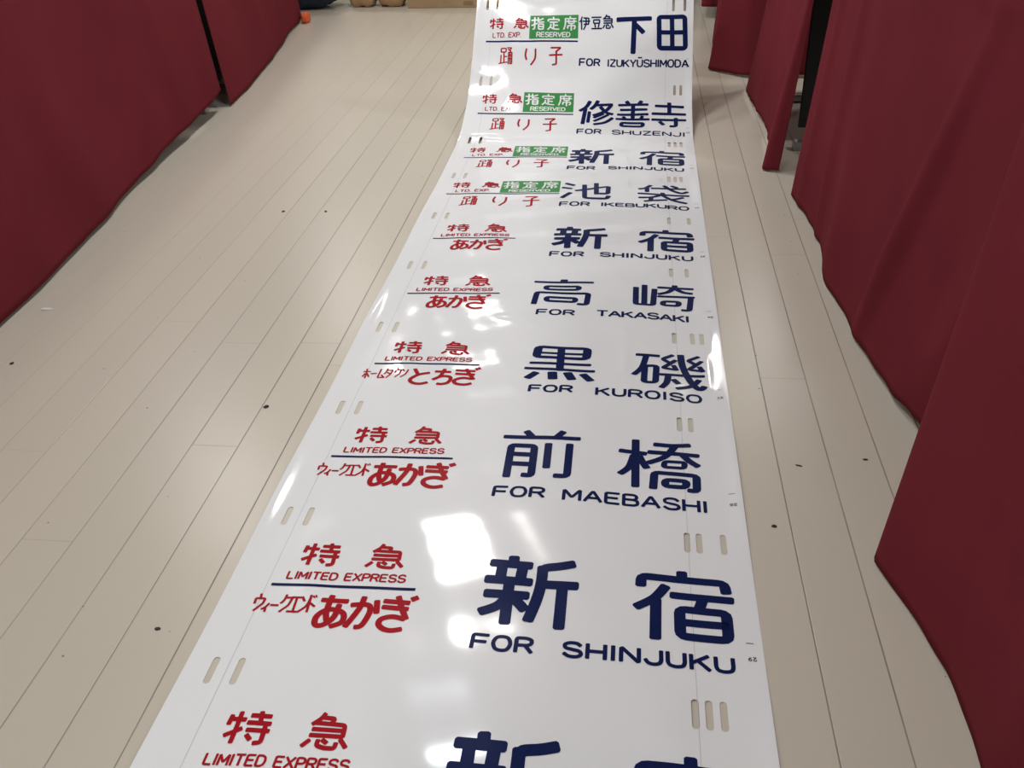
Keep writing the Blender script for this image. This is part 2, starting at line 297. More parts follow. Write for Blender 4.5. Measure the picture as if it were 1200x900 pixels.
# ---------------------------------------------------------------- lettering: pen strokes laid on the sheet
G={"shin":[["",150,150,-1553,837,-1543,648],["",150,150,-1882,684,-1276,663],["",150,150,-1715,657,-1714,348],["",150,150,-1393,632,-1407,345],["",150,150,-1919,322,-1247,304],["",150,150,-1893,25,-1270,22],["",150,150,-1567,280,-1542,-553],["c",150,150,-1563,-31,-1692,-218,-1919,-355],["c",150,150,-1482,-35,-1375,-148,-1284,-261],["c",150,150,-1085,639,-1083,290,-1124,-58,-1208,-479],["",150,150,-1073,585,-1040,637,-824,669,-618,729],["",150,150,-1034,278,-545,268],["",150,150,-756,237,-751,-596]],
"shuku":[["",145,125,1039,690,1038,530],["",145,125,420,363,426,558,1664,504,1682,305],["c",145,125,788,370,620,111,361,-84],["",145,125,641,78,627,-691],["",145,125,881,192,1752,148],["",145,125,1338,167,1262,-87],["o",145,125,983,-85,1656,-120,1652,-646,980,-622],["",145,125,979,-351,1645,-369]],
"mae":[["",122,112,-1718,979,-1582,783],["",122,112,-1031,988,-1151,784],["",110,101,-2109,790,-721,778],["",122,112,-1942,-423,-1953,520,-1524,508,-1509,-370,-1660,-362],["",122,112,-1937,248,-1544,242],["",122,112,-1932,-43,-1523,-40],["",122,112,-1272,577,-1261,-116],["",122,112,-884,583,-877,-363,-1092,-353]],
"hashi":[["",125,98,315,812,318,-575],["",125,98,42,474,492,420],["c",125,98,285,349,204,1,52,-204],["c",125,98,381,336,440,171,513,-3],["c",125,98,1283,723,970,676,664,702],["c",125,98,1025,667,845,354,550,160],["c",125,98,1130,449,1265,244,1411,100],["",125,98,558,475,1425,411],["o",94,74,835,209,1187,189,1170,16,810,41],["",125,98,621,-607,649,-128,1376,-192,1363,-630,1232,-610],["o",125,98,839,-335,1199,-358,1179,-534,822,-524]],
"kuro":[["o",162,98,-1791,858,-730,818,-744,386,-1808,407],["",122,74,-1759,592,-736,574],["",142,86,-1297,832,-1270,-122],["",135,82,-1891,151,-661,149],["",135,82,-1977,-72,-572,-97],["",155,94,-1747,-232,-1915,-459],["",176,107,-1415,-213,-1388,-463],["",176,107,-1101,-209,-997,-461],["",162,98,-783,-232,-614,-479]],
"iso":[["",118,86,318,617,769,584],["c",118,86,512,584,426,132,260,-166],["o",118,86,483,184,722,184,695,-496,462,-476],["",100,73,1063,643,846,473,1013,312],["",100,73,1122,445,847,107,1125,54],["",94,69,1071,231,1132,40],["",100,73,1596,614,1376,445,1531,285],["",100,73,1657,418,1377,82,1658,29],["",94,69,1601,198,1664,2],["",118,86,802,-162,1668,-180],["c",130,95,1231,659,1262,179,1396,-389,1562,-686,1668,-583],["c",118,86,1572,-333,1406,-572,1125,-692],["c",118,86,957,-181,917,-483,811,-685],["",118,86,1056,-356,1151,-502]],
"taka":[["",159,120,-1478,877,-1476,735],["",122,92,-2172,741,-777,731],["o",122,92,-1878,508,-1091,491,-1099,311,-1885,318],["",122,92,-2104,-474,-2076,131,-849,111,-869,-456,-1064,-425],["o",122,92,-1825,-117,-1141,-127,-1148,-316,-1823,-314]],
"saki":[["",122,90,274,508,270,-379,670,-424,714,451],["",122,90,479,646,468,-385],["",122,90,1197,660,1191,557],["",122,90,808,549,1611,499],["c",122,90,1160,496,1023,312,815,211],["c",122,90,1247,441,1390,312,1579,254],["",122,90,806,86,1621,49],["o",122,90,911,-179,1272,-195,1252,-404,893,-397],["",122,90,1555,13,1497,-629,1338,-613]],
"ike":[["",128,120,-1891,942,-1651,806],["",128,120,-1967,554,-1709,479],["",128,120,-1711,80,-1936,-327],["",128,120,-1555,299,-600,701,-603,50,-835,56],["",128,120,-978,986,-938,20],["",128,120,-1329,836,-1273,-299,-623,-337,-574,-138]],
"bukuro":[["c",118,105,655,798,505,553,317,468],["",118,105,550,577,549,247],["",118,105,694,545,1677,557],["c",118,105,1058,784,1275,433,1554,204,1731,309],["",118,105,1284,789,1440,654],["",118,105,303,95,1754,-25],["",118,105,1008,179,998,1],["c",118,105,943,-1,681,-205,328,-236],["",118,105,674,-184,649,-467],["",118,105,485,-536,1108,-390],["c",118,105,1005,-21,1264,-365,1666,-612],["c",118,105,1589,-161,1403,-274,1285,-321]],
"toku":[["",58,62,-4911,871,-4920,735],["",58,62,-4906,818,-4711,812],["c",58,62,-4799,925,-4796,736,-4795,455],["",58,62,-4916,558,-4721,673],["",58,62,-4647,882,-4384,881],["",58,62,-4525,941,-4502,778],["",58,62,-4665,770,-4361,768],["",58,62,-4644,658,-4350,656],["",58,62,-4416,723,-4400,477,-4493,462],["",58,62,-4621,580,-4557,513]],
"kyu":[["c",58,62,-3682,990,-3724,905,-3809,817],["",58,62,-3715,930,-3532,923,-3569,839],["",58,62,-3775,840,-3378,833,-3367,657],["",58,62,-3785,742,-3376,744],["",58,62,-3796,649,-3367,653],["",58,62,-3782,570,-3858,478],["",58,62,-3669,579,-3671,496,-3565,465,-3429,467,-3426,550],["",58,62,-3615,587,-3550,541],["",58,62,-3384,608,-3289,497]],
"akagi":[["",86,86,-4323,-316,-3939,-311],["c",86,86,-4194,-219,-4204,-399,-4191,-592,-4147,-726],["c",86,86,-4043,-394,-4063,-651,-4162,-799,-4259,-837,-4314,-774,-4308,-636,-4206,-513,-4072,-495,-3955,-546,-3911,-639,-3932,-744,-4063,-832],["c",86,86,-3856,-379,-3687,-356,-3587,-380,-3554,-490,-3584,-682,-3629,-788,-3704,-810],["c",86,86,-3702,-210,-3724,-433,-3848,-808],["",86,86,-3493,-273,-3451,-510],["",86,86,-3380,-264,-3008,-271],["",86,86,-3378,-385,-3007,-398],["c",86,86,-3189,-160,-3095,-384,-2992,-591],["c",86,86,-3016,-600,-3197,-566,-3349,-626,-3367,-733,-3279,-817,-3160,-841,-3022,-803],["",60,60,-2979,-161,-2943,-223],["",60,60,-2932,-136,-2897,-191]],
"week":[["",40,42,-5300,-245,-5287,-314],["",40,42,-5343,-445,-5351,-337,-5207,-337,-5216,-442,-5311,-595],["c",40,42,-5118,-434,-5151,-515,-5198,-555],["",40,42,-5151,-508,-5134,-602],["",40,42,-5081,-464,-4969,-466],["c",40,42,-4898,-244,-4905,-353,-4942,-421],["",40,42,-4900,-302,-4788,-304,-4811,-464,-4910,-596],["",40,42,-4807,-295,-4637,-293],["",40,42,-4721,-296,-4704,-586],["",40,42,-4798,-587,-4649,-593],["",40,42,-4641,-279,-4588,-365],["c",40,42,-4511,-287,-4531,-467,-4632,-598],["",40,42,-4516,-236,-4489,-587],["",40,42,-4508,-387,-4405,-465],["",28,29,-4480,-248,-4456,-286],["",28,29,-4448,-231,-4425,-273]],
"tochi":[["",86,86,-4289,-263,-4180,-493],["c",86,86,-3965,-393,-4160,-482,-4295,-654,-4294,-758,-4203,-829,-4075,-840,-3942,-776],["",86,86,-3839,-327,-3528,-334],["c",86,86,-3662,-228,-3711,-495,-3840,-647],["c",86,86,-3814,-626,-3683,-513,-3530,-514,-3479,-607,-3520,-747,-3630,-805,-3726,-801]],
"gi":[["",86,86,-3412,-254,-3029,-252],["",86,86,-3398,-395,-3023,-393],["c",86,86,-3212,-193,-3122,-374,-3011,-570],["c",86,86,-3053,-563,-3222,-544,-3371,-619,-3390,-716,-3308,-786,-3156,-796,-3040,-743],["",60,60,-3015,-137,-2980,-205],["",60,60,-2965,-100,-2930,-162]],
"hometown":[["",38,44,-5367,-374,-5225,-361],["c",38,44,-5317,-262,-5293,-463,-5288,-629],["",38,44,-5322,-450,-5349,-569],["",38,44,-5276,-447,-5214,-571],["",38,44,-5193,-448,-5078,-431],["",38,44,-5014,-265,-5023,-599,-4894,-601],["",38,44,-4959,-498,-4881,-610],["c",38,44,-4872,-247,-4881,-366,-4907,-456],["",38,44,-4872,-316,-4749,-309,-4776,-488,-4836,-608],["",38,44,-4852,-404,-4765,-468],["",38,44,-4659,-225,-4652,-294],["",38,44,-4685,-414,-4681,-315,-4568,-309,-4578,-476,-4655,-592],["",38,44,-4547,-288,-4502,-354],["c",38,44,-4425,-301,-4449,-479,-4532,-595]],
"odori":[["o",58,60,-4852,-285,-4673,-282,-4671,-432,-4855,-435],["",58,60,-4745,-450,-4720,-898],["",58,60,-4731,-632,-4628,-620],["",58,60,-4845,-562,-4842,-910],["",58,60,-4911,-939,-4600,-863],["",58,60,-4628,-260,-4467,-263,-4544,-364],["",58,60,-4595,-320,-4494,-396],["",58,60,-4556,-951,-4576,-442,-4453,-440,-4435,-927,-4481,-939],["",58,60,-4566,-574,-4453,-573],["",58,60,-4559,-718,-4446,-717],["",58,60,-4519,-441,-4491,-939]],
"ri":[["c",66,68,-3917,-300,-3945,-549,-3897,-742],["c",66,68,-3585,-311,-3585,-682,-3724,-961]],
"ko":[["",66,68,-3012,-276,-2654,-271,-2812,-428],["",66,68,-2813,-406,-2791,-937,-2931,-961],["",66,68,-3060,-575,-2594,-558]],
"shi":[["",60,62,-3788,859,-3592,879],["",60,62,-3681,994,-3662,501,-3731,478],["",60,62,-3776,633,-3571,730],["",60,62,-3553,990,-3546,780,-3330,794],["",60,62,-3366,948,-3533,857],["o",60,62,-3522,703,-3347,705,-3344,484,-3519,481],["",60,62,-3513,592,-3343,594]],
"tei":[["",60,62,-2989,1015,-2982,932],["",60,62,-3173,829,-3179,912,-2783,918,-2781,835],["",60,62,-3113,791,-2835,795],["",60,62,-2971,782,-2964,511],["",60,62,-2961,655,-2815,657],["c",60,62,-3069,709,-3088,587,-3174,475],["c",60,62,-3088,587,-2968,505,-2760,492]],
"seki":[["",56,58,-2372,1040,-2366,962],["",56,58,-2554,949,-2153,954],["c",56,58,-2544,938,-2539,689,-2589,483],["",56,58,-2493,833,-2135,838],["",56,58,-2423,901,-2416,746,-2222,748,-2225,903],["",56,58,-2442,530,-2441,651,-2177,655,-2182,533,-2224,522],["",56,58,-2316,736,-2308,454]],
"izu":[["c",52,60,-1932,1029,-1960,902,-2011,823],["",52,60,-1950,891,-1925,504],["",52,60,-1872,980,-1682,966,-1683,728],["",52,60,-1900,847,-1635,840],["",52,60,-1852,720,-1682,717],["c",52,60,-1787,976,-1777,727,-1854,505],["",52,60,-1571,996,-1232,1000],["o",52,60,-1506,891,-1285,895,-1279,756,-1496,753],["",52,60,-1456,732,-1427,588],["",52,60,-1296,734,-1318,590],["",52,60,-1564,536,-1187,542],["c",52,60,-1031,1092,-1080,992,-1150,924],["",52,60,-1064,1031,-912,1022,-953,938],["",52,60,-1123,936,-830,929,-826,763],["",52,60,-1125,847,-833,846],["",52,60,-1128,758,-826,757],["",52,60,-1094,681,-1141,559],["",52,60,-1029,693,-1027,549,-894,540,-881,618],["",52,60,-982,705,-939,628],["",52,60,-850,707,-778,564]],
"shimoda":[["",165,175,-626,878,577,941],["",165,175,-12,894,-22,-432],["",157,166,39,665,320,354],["o",157,166,873,1017,1805,1044,1853,-241,915,-255],["",148,158,1342,1024,1384,-248],["",148,158,890,362,1838,401]],
"shuzen":[["c",130,120,-1481,741,-1602,449,-1809,220],["",130,120,-1625,355,-1683,-540],["",110,102,-1478,188,-1503,-451],["c",130,120,-1200,767,-1291,546,-1426,353],["c",130,120,-1266,563,-692,601],["c",130,120,-717,584,-916,264,-1325,-9],["c",130,120,-1095,467,-887,189,-664,96],["",110,102,-978,106,-1304,-146],["",110,102,-819,55,-1287,-360],["c",123,114,-657,-119,-919,-413,-1280,-560],["",130,120,-184,758,-95,610],["",130,120,339,769,250,617],["",117,108,-450,586,564,607],["",117,108,-379,345,531,359],["",117,108,-475,93,570,116],["",130,120,52,596,50,-134],["",110,102,-278,-17,-206,-150],["",110,102,385,12,327,-131],["",117,108,-519,-156,616,-150],["o",130,120,-334,-374,419,-363,395,-572,-337,-589],["",130,120,848,549,1805,566],["",130,120,1318,734,1322,166],["",130,120,736,150,1877,164],["",130,120,732,-165,1878,-182],["",130,120,1550,-73,1545,-557,1357,-554],["",130,120,992,-286,1113,-463]]}
T={"A1":["FOR",-0.198,-0.1117,-0.1068,-0.1142,0.0327,0.0062,0.33],"A2":["SHINJUKU",-0.068,-0.1146,0.171,-0.1262,0.0314,0.0062,0.33],"B1":["FOR",-0.2128,-0.1025,-0.1208,-0.1023,0.0326,0.006,0.33],"B2":["MAEBASHI",-0.092,-0.1059,0.1532,-0.1209,0.034,0.006,0.3],"C1":["FOR",-0.1851,-0.1016,-0.0942,-0.1007,0.0305,0.0062,0.33],"C2":["KUROISO",-0.0502,-0.1051,0.16,-0.1206,0.0322,0.0062,0.33],"D1":["FOR",-0.2013,-0.1032,-0.1107,-0.1041,0.0306,0.006,0.33],"D2":["TAKASAKI",-0.0628,-0.1064,0.1485,-0.1217,0.0325,0.0062,0.22],"F1":["FOR",-0.1987,-0.0966,-0.1084,-0.0941,0.0343,0.0062,0.33],"F2":["IKEBUKURO",-0.0789,-0.0933,0.1744,-0.1174,0.032,0.0062,0.27],"I1":["FOR",-0.1968,-0.1023,-0.1186,-0.1012,0.0334,0.006,0.33],"I2":["IZUKYŪSHIMODA",-0.0945,-0.1022,0.1991,-0.1014,0.0334,0.0056,0.28],"L":["LIMITED EXPRESS",-0.5042,0.0099,-0.3155,0.0137,0.019,0.0034,0.3],"LT":["LTD. EXP.",-0.5216,0.0147,-0.4149,0.0151,0.0216,0.0034,0.3],"RS":["RESERVED",-0.3588,0.0148,-0.2328,0.016,0.0221,0.0038,0.28]}
LET = {  # capital letters on a unit box: (width, strokes); c = smooth curve, o = closed
 'A': (1.0, [('', (0, 0), (.5, 1), (1, 0)), ('', (.18, .32), (.82, .32))]),
 'B': (.85, [('', (0, 0), (0, 1), (.6, 1), (.78, .9), (.78, .63), (.6, .53), (0, .53)), ('', (.6, .53), (.85, .42), (.85, .12), (.65, 0), (0, 0))]),
 'D': (.9, [('o', (0, 0), (0, 1), (.5, 1), (.8, .85), (.9, .5), (.8, .15), (.5, 0))]),
 'E': (.8, [('', (.8, 1), (0, 1), (0, 0), (.8, 0)), ('', (0, .52), (.7, .52))]),
 'F': (.85, [('', (.85, 1), (0, 1), (0, 0)), ('', (0, .5), (.75, .5))]),
 'H': (.9, [('', (0, 0), (0, 1)), ('', (.9, 0), (.9, 1)), ('', (0, .5), (.9, .5))]),
 'I': (.16, [('', (.08, 0), (.08, 1))]),
 'J': (.8, [('', (.8, 1), (.8, .3), (.7, .08), (.4, 0), (.12, .08), (0, .32))]),
 'K': (.9, [('', (0, 0), (0, 1)), ('', (.85, 1), (0, .4)), ('', (.32, .62), (.9, 0))]),
 'L': (.75, [('', (0, 1), (0, 0), (.75, 0))]),
 'M': (1.0, [('', (0, 0), (0, 1), (.5, .25), (1, 1), (1, 0))]),
 'N': (.9, [('', (0, 0), (0, 1), (.9, 0), (.9, 1))]),
 'O': (.95, [('oc', (.475, 1), (.8, .9), (.95, .5), (.8, .1), (.475, 0), (.15, .1), (0, .5), (.15, .9))]),
 'P': (.8, [('', (0, 0), (0, 1), (.55, 1), (.8, .88), (.8, .58), (.55, .46), (0, .46))]),
 'R': (.88, [('', (0, 0), (0, 1), (.6, 1), (.85, .88), (.85, .6), (.6, .48), (0, .48)), ('', (.5, .48), (.88, 0))]),
 'S': (.9, [('c', (.86, .82), (.66, .98), (.3, .99), (.06, .84), (.1, .6), (.45, .51), (.8, .42), (.9, .2), (.7, .02), (.3, 0), (.02, .18))]),
 'T': (.9, [('', (0, 1), (.9, 1)), ('', (.45, 1), (.45, 0))]),
 'U': (.85, [('', (0, 1), (0, .3), (.1, .08), (.42, 0), (.75, .08), (.85, .3), (.85, 1))]),
 'Ū': (.85, [('', (0, 1), (0, .3), (.1, .08), (.42, 0), (.75, .08), (.85, .3), (.85, 1)), ('', (.12, 1.32), (.73, 1.32))]),
 'V': (.9, [('', (0, 1), (.45, 0), (.9, 1))]),
 'X': (.9, [('', (0, 0), (.9, 1)), ('', (0, 1), (.9, 0))]),
 'Y': (.9, [('', (0, 1), (.45, .45), (.9, 1)), ('', (.45, .45), (.45, 0))]),
 'Z': (.85, [('', (0, 1), (.85, 1), (0, 0), (.85, 0))]),
 '.': (.05, [('', (.02, 0), (.02, .04))]), ' ': (.45, []),
 '1': (.3, [('', (0, .8), (.25, 1), (.25, 0))]),
 '2': (.7, [('c', (0, .75), (.1, .95), (.4, 1), (.68, .85), (.6, .58), (.3, .3)), ('', (.3, .3), (0, 0), (.7, 0))]),
 '4': (.7, [('', (.5, 0), (.5, 1), (0, .3), (.7, .3))]),
 '5': (.7, [('', (.65, 1), (.08, 1), (.03, .55)), ('c', (.03, .55), (.35, .65), (.65, .5), (.68, .2), (.4, 0), (.0, .1))]),
 '6': (.7, [('c', (.6, .95), (.25, .8), (.02, .4), (.15, .05), (.5, .02), (.68, .28), (.5, .52), (.15, .48), (.03, .35))]),
 '7': (.7, [('', (0, 1), (.7, 1), (.25, 0))]),
 '8': (.7, [('oc', (.35, 1), (.62, .88), (.6, .62), (.35, .53), (.1, .62), (.08, .88)), ('oc', (.35, .53), (.66, .38), (.66, .12), (.35, 0), (.04, .12), (.04, .38))]),
 '9': (.7, [('c', (.1, .05), (.45, .2), (.68, .6), (.55, .95), (.2, .98), (.02, .72), (.2, .48), (.55, .52), (.67, .65))]),
 '3': (.7, [('c', (.03, .9), (.35, 1), (.62, .85), (.58, .6), (.3, .52)), ('c', (.3, .52), (.62, .45), (.68, .18), (.4, 0), (0, .1))]),
}
def smooth_path(p, closed, n=7):
    out = []; N = len(p)
    for i in range(N if closed else N - 1):
        g = (lambda a: np.array(p[a % N])) if closed else (lambda a: np.array(p[max(0, min(N - 1, a))]))
        a, b, c, d = g(i - 1), g(i), g(i + 1), g(i + 2)
        for k in range(n):
            t = k / n; out.append(0.5 * (2 * b + (c - a) * t + (2 * a - 5 * b + 4 * c - d) * t * t + (3 * b - a - 3 * c + d) * t ** 3))
    if not closed: out.append(np.array(p[-1]))
    return out
class Ink:
    """flat pen strokes in sheet coordinates (u, s), laid on the sheet as one mesh"""
    def __init__(self): self.v = []; self.f = []
    def quad_strip(self, rows):
        n0 = len(self.v)
        for a, b in rows: self.v += [a, (a + b) / 2, b]
        for i in range(len(rows) - 1):
            o = n0 + 3 * i
            self.f += [(o, o + 1, o + 4, o + 3), (o + 1, o + 2, o + 5, o + 4)]
    def stroke(self, pts, wx, wy, flags=''):
        closed = 'o' in flags; P = [np.array(q, float) for q in pts]
        if 'c' in flags: P = smooth_path(P, closed)
        elif len(P) > 2 or closed:                            # round the corners a little
            Q = []; N = len(P); rad = 0.55 * max(wx, wy)
            for i in range(N):
                if not closed and i in (0, N - 1): Q.append(P[i]); continue
                a, b, c = P[i - 1], P[i], P[(i + 1) % N]
                la, lc = np.linalg.norm(a - b), np.linalg.norm(c - b); r1 = min(rad, la * .4); r2 = min(rad, lc * .4)
                s1, s2 = b + (a - b) / max(la, 1e-9) * r1, b + (c - b) / max(lc, 1e-9) * r2
                for t in (0, .33, .67, 1): Q.append((1 - t) ** 2 * s1 + 2 * t * (1 - t) * b + t * t * s2)
            P = Q
        if closed: P = P + [P[0]]
        # resample
        R = [P[0]]
        for a, b in zip(P[:-1], P[1:]):
            n = max(1, int(np.linalg.norm(b - a) / 0.008))
            R += [a + (b - a) * (i + 1) / n for i in range(n)]
        R = [R[0]] + [b for a, b in zip(R[:-1], R[1:]) if np.linalg.norm(b - a) > 1e-5]
        N = len(R); rows = []
        for i in range(N):
            if closed: t = R[(i + 1) % (N - 1)] - R[i - 1 if i else N - 2]
            else: t = R[min(N - 1, i + 1)] - R[max(0, i - 1)]
            t = t / max(np.linalg.norm(t), 1e-9); n = np.array((-t[1] * wx / 2, t[0] * wy / 2))
            if not closed and i in (0, N - 1):
                ext = 0.22 * (wx if abs(t[0]) > abs(t[1]) else wy); sgn = -1 if i == 0 else 1
                e = [(R[i] + sgn * t * ext - n * .62, R[i] + sgn * t * ext + n * .62), (R[i] + sgn * t * ext * .45 - n * .93, R[i] + sgn * t * ext * .45 + n * .93), (R[i] - n, R[i] + n)]
                rows += e if i == 0 else e[::-1]
            else: rows.append((R[i] - n, R[i] + n))
        self.quad_strip(rows)
    def glyph(self, name, k, du=0.0, dv=0.0, box=None, fat=1.0):
        y = rowY(k)
        if box:                                               # re-place a glyph in another box
            us = [c for s in G[name] for c in s[3::2]]; vs = [c for s in G[name] for c in s[4::2]]
            a0, a1, b0, b1 = min(us) * 1e-4, max(us) * 1e-4, min(vs) * 1e-4, max(vs) * 1e-4
        for s in G[name]:
            q = [(s[i] * 1e-4, s[i + 1] * 1e-4) for i in range(3, len(s), 2)]
            if box: q = [(box[0] + (u - a0) / (a1 - a0) * (box[1] - box[0]), box[2] + (v - b0) / (b1 - b0) * (box[3] - box[2])) for u, v in q]
            self.stroke([(u + du, v + dv + y) for u, v in q], s[1] * 1e-4 * fat, s[2] * 1e-4 * fat, s[0])
    def text(self, txt, k, u0, v0, u1, v1, h, pen, gap=.33, slant=0.0):
        y = rowY(k); tot = sum(LET[c][0] for c in txt) + gap * (len(txt) - 1)
        up = np.array((slant * h, h)); base = np.array((u0, v0 + y)); adv = np.array((u1 - u0, v1 - v0)); pos = 0.0
        up = up - np.array((0, pen * (1 if h > 0 else -1))); base = base + np.array((0, pen * .5)) + adv / np.linalg.norm(adv) * pen * .5; adv = adv * (1 - pen / np.linalg.norm(adv))
        for c in txt:
            wd, st = LET[c]
            for s in st: self.stroke([tuple(base + adv * ((pos + p[0]) / tot) + up * p[1]) for p in s[1:]], pen, pen, s[0])
            pos += wd + gap
    def T(self, name, k, du=0.0, slant=0.0):
        t = T[name]; self.text(t[0], k, t[1] + du, t[2], t[3] + du, t[4], t[5], t[6], t[7], slant)
    def build(self, name, material, label=None, parent=None, off=0.0006):
        v = np.array(self.v); co = lifted(v[:, 0], v[:, 1], off)
        o = link_mesh(name, co, self.f, material, parent or roll)
        if label: o['label'] = label
        return o
def rect_ink(quad, off, name, material, parent, label=None, n=14):
    v, f = [], []
    for j in range(n + 1):
        for i in range(n + 1):
            a, b = i / n, j / n
            p = (1 - a) * (1 - b) * np.array(quad[0]) + a * (1 - b) * np.array(quad[1]) + a * b * np.array(quad[2]) + (1 - a) * b * np.array(quad[3])
            v.append(p)
    for j in range(n):
        for i in range(n): o = j * (n + 1) + i; f.append((o, o + 1, o + n + 2, o + n + 1))
    v = np.array(v); o = link_mesh(name, lifted(v[:, 0], v[:, 1], off), f, material, parent)
    if label: o['label'] = label
    return o

DEST = {-1: ('shin shuku', '新宿', None), 0: ('shin shuku', '新宿', 'A1 A2'), 1: ('mae hashi', '前橋', 'B1 B2'), 2: ('kuro iso', '黒磯', 'C1 C2'), 3: ('taka saki', '高崎', 'D1 D2'),
        4: ('shin shuku', '新宿', 'A1 A2'), 5: ('ike bukuro', '池袋', 'F1 F2'), 6: ('shin shuku', '新宿', 'A1 A2'), 7: ('shuzen', '修善寺', 'H'), 8: ('shimoda', '下田', 'I1 I2')}
ENG = {0: 'SHINJUKU', 1: 'MAEBASHI', 2: 'KUROISO', 3: 'TAKASAKI', 4: 'SHINJUKU', 5: 'IKEBUKURO', 6: 'SHINJUKU', 7: 'SHUZENJI', 8: 'IZUKYŪSHIMODA'}
for k in range(-1, 9):
    names, jp, rom = DEST[k]
    for n, ch in zip(names.split(), jp if len(names.split()) == 2 else (jp,)):
        ink = Ink(); ink.glyph(n, k, fat=1.16 if k < 7 else 1.12); ink.build('destination_lettering', M_NAVY, 'large navy lettering ' + ch)
    if rom:
        words = [lambda q: q.text('FOR', k, -.187, -.114, -.100, -.116, .0325, .0058), lambda q: q.text('SHUZENJI', k, -.066, -.117, .186, -.126, .0325, .0058, .3)] if rom == 'H' else [(lambda q, n=n: q.T(n, k)) for n in rom.split()]
        for wf, txt in zip(words, ('FOR', ENG[k])):
            ink = Ink(); wf(ink); ink.build('romanised_lettering', M_NAVY, 'navy Latin letters ' + txt)
    red = Ink()
    if k < 5:
        red.glyph('toku', k, fat=1.15); red.glyph('kyu', k, fat=1.1)
        red.build('train_class_lettering', M_RED, 'red 特急'); red = Ink(); red.T('L', k); red.build('romanised_class_lettering', M_RED, 'red LIMITED EXPRESS')
        d = Ink(); d.stroke([(-.521, rowY(k) - .0025), (-.298, rowY(k) + .001)], .0058, .0058); d.build('divider_line', M_NAVY, 'thin navy rule')
    else:
        red.glyph('toku', k, box=(-.533, -.484, .053, .098)); red.glyph('kyu', k, box=(-.443, -.391, .053, .099))
        red.build('train_class_lettering', M_RED, 'red 特急'); red = Ink(); red.T('LT', k); red.build('romanised_class_lettering', M_RED, 'red LTD. EXP.')
        d = Ink(); d.stroke([(-.544, rowY(k)), (-.205, rowY(k))], .0050, .0062); d.build('divider_line', M_NAVY, 'thin navy rule')
        y = rowY(k)
        pn = rect_ink([(-.3845, y + .0095), (-.2045, y + .0125), (-.2070, y + .112), (-.3855, y + .108)], .0006, 'reserved_panel', M_GREEN, roll, 'green 指定席 RESERVED panel')
        wi = Ink(); wi.glyph('shi', k); wi.glyph('tei', k); wi.glyph('seki', k); wi.build('panel_lettering', M_WHITEINK, 'white 指定席', pn, 0.0011)
        wi = Ink(); wi.T('RS', k); wi.build('romanised_panel_lettering', M_WHITEINK, 'white RESERVED', pn, 0.0011)
    if k >= 0:
        red = Ink()
        if k < 2: red.glyph('week', k); red.glyph('akagi', k, fat=1.1); lab = 'red ウィークエンドあかぎ'
        elif k == 2: red.glyph('hometown', k); red.glyph('tochi', k); red.glyph('gi', k); lab = 'red ホームタウンとちぎ'
        elif k < 5: red.glyph('akagi', k, du=-.028, dv=.006); lab = 'red あかぎ'
        else: red.glyph('odori', k, fat=.86); red.glyph('ri', k); red.glyph('ko', k); lab = 'red 踊り子'
        red.build('train_name_lettering', M_RED, lab)
    if k == 8:
        iz = Ink(); iz.glyph('izu', k); iz.build('railway_lettering', M_NAVY, 'small navy 伊豆急')
# thin seams along the margins and the small upside-down frame numbers on the right edge
for us_ in (-.529, .1165):
    sm = Ink()
    sm.stroke([(us_, S0 + .01), (us_, S1 - .02)], .0009, .0009); sm.build('margin_seam', M_SEAM, 'faint grey seam line', off=0.0004)
for k in range(0, 9):
    num = str(29 - k) if k < 9 else ''
    tick = Ink(); y = rowY(k)
    tick.stroke([(.189, y - .067), (.199, y - .067)], .0011, .0011)
    tick.build('tick_mark', M_GREY); tick = Ink()
    uend, ust = .189, .201                                     # written upside down, reading towards the left edge
    tick.text(num, k, ust, -.094, uend, -.094, -.0075, .0014, .35)
    tick.build('frame_number', M_GREY, 'tiny upside-down number ' + num)

# ---------------------------------------------------------------- folding tables under the cloths
TABLE_Z = 0.76
def table(p0, p1, depth, label, feet=(0.06, 0.06), group=None, panel=None, out=.03):
    """p0 -> p1 is the edge on the aisle; depth is measured away from the aisle (to the left of p0->p1 when positive)"""
    p0 = Vector(p0); p1 = Vector(p1); d = (p1 - p0); L = d.length; ang = math.atan2(d.y, d.x)
    t = thing('folding_table', label, 'table', (p0.x, p0.y, 0), ang, group)
    sg = 1 if depth > 0 else -1; D = abs(depth)
    def yy(a, b): return (min(a * sg, b * sg), max(a * sg, b * sg))
    obj('table_top', box_bm(0, L, *yy(0, D), TABLE_Z - 0.028, TABLE_Z, 0.004), M_WOOD, t)
    for fx in (feet[0], L - feet[1]):
        b = box_bm(fx - .016, fx + .016, *yy(D * .5 - .016, D * .5 + .016), .03, TABLE_Z - .028, .004)
        b = box_bm(fx - .014, fx + .014, *yy(D * .2, D * .8), TABLE_Z - .056, TABLE_Z - .029, .003, b)
        leg = obj('leg', b, M_METAL, t)
        obj('foot', box_bm(fx - .017, fx + .017, *yy(out, D - .02), .0, .03, .006), M_METAL, leg)
    if panel: obj('gap_darkening_panel', box_bm(panel - .006, panel + .006, *yy(.004, D - .01), .05, TABLE_Z - .03, .003), M_BLACK, t)  # black board added to darken the cloth gaps; on the left a panel shows
    return t
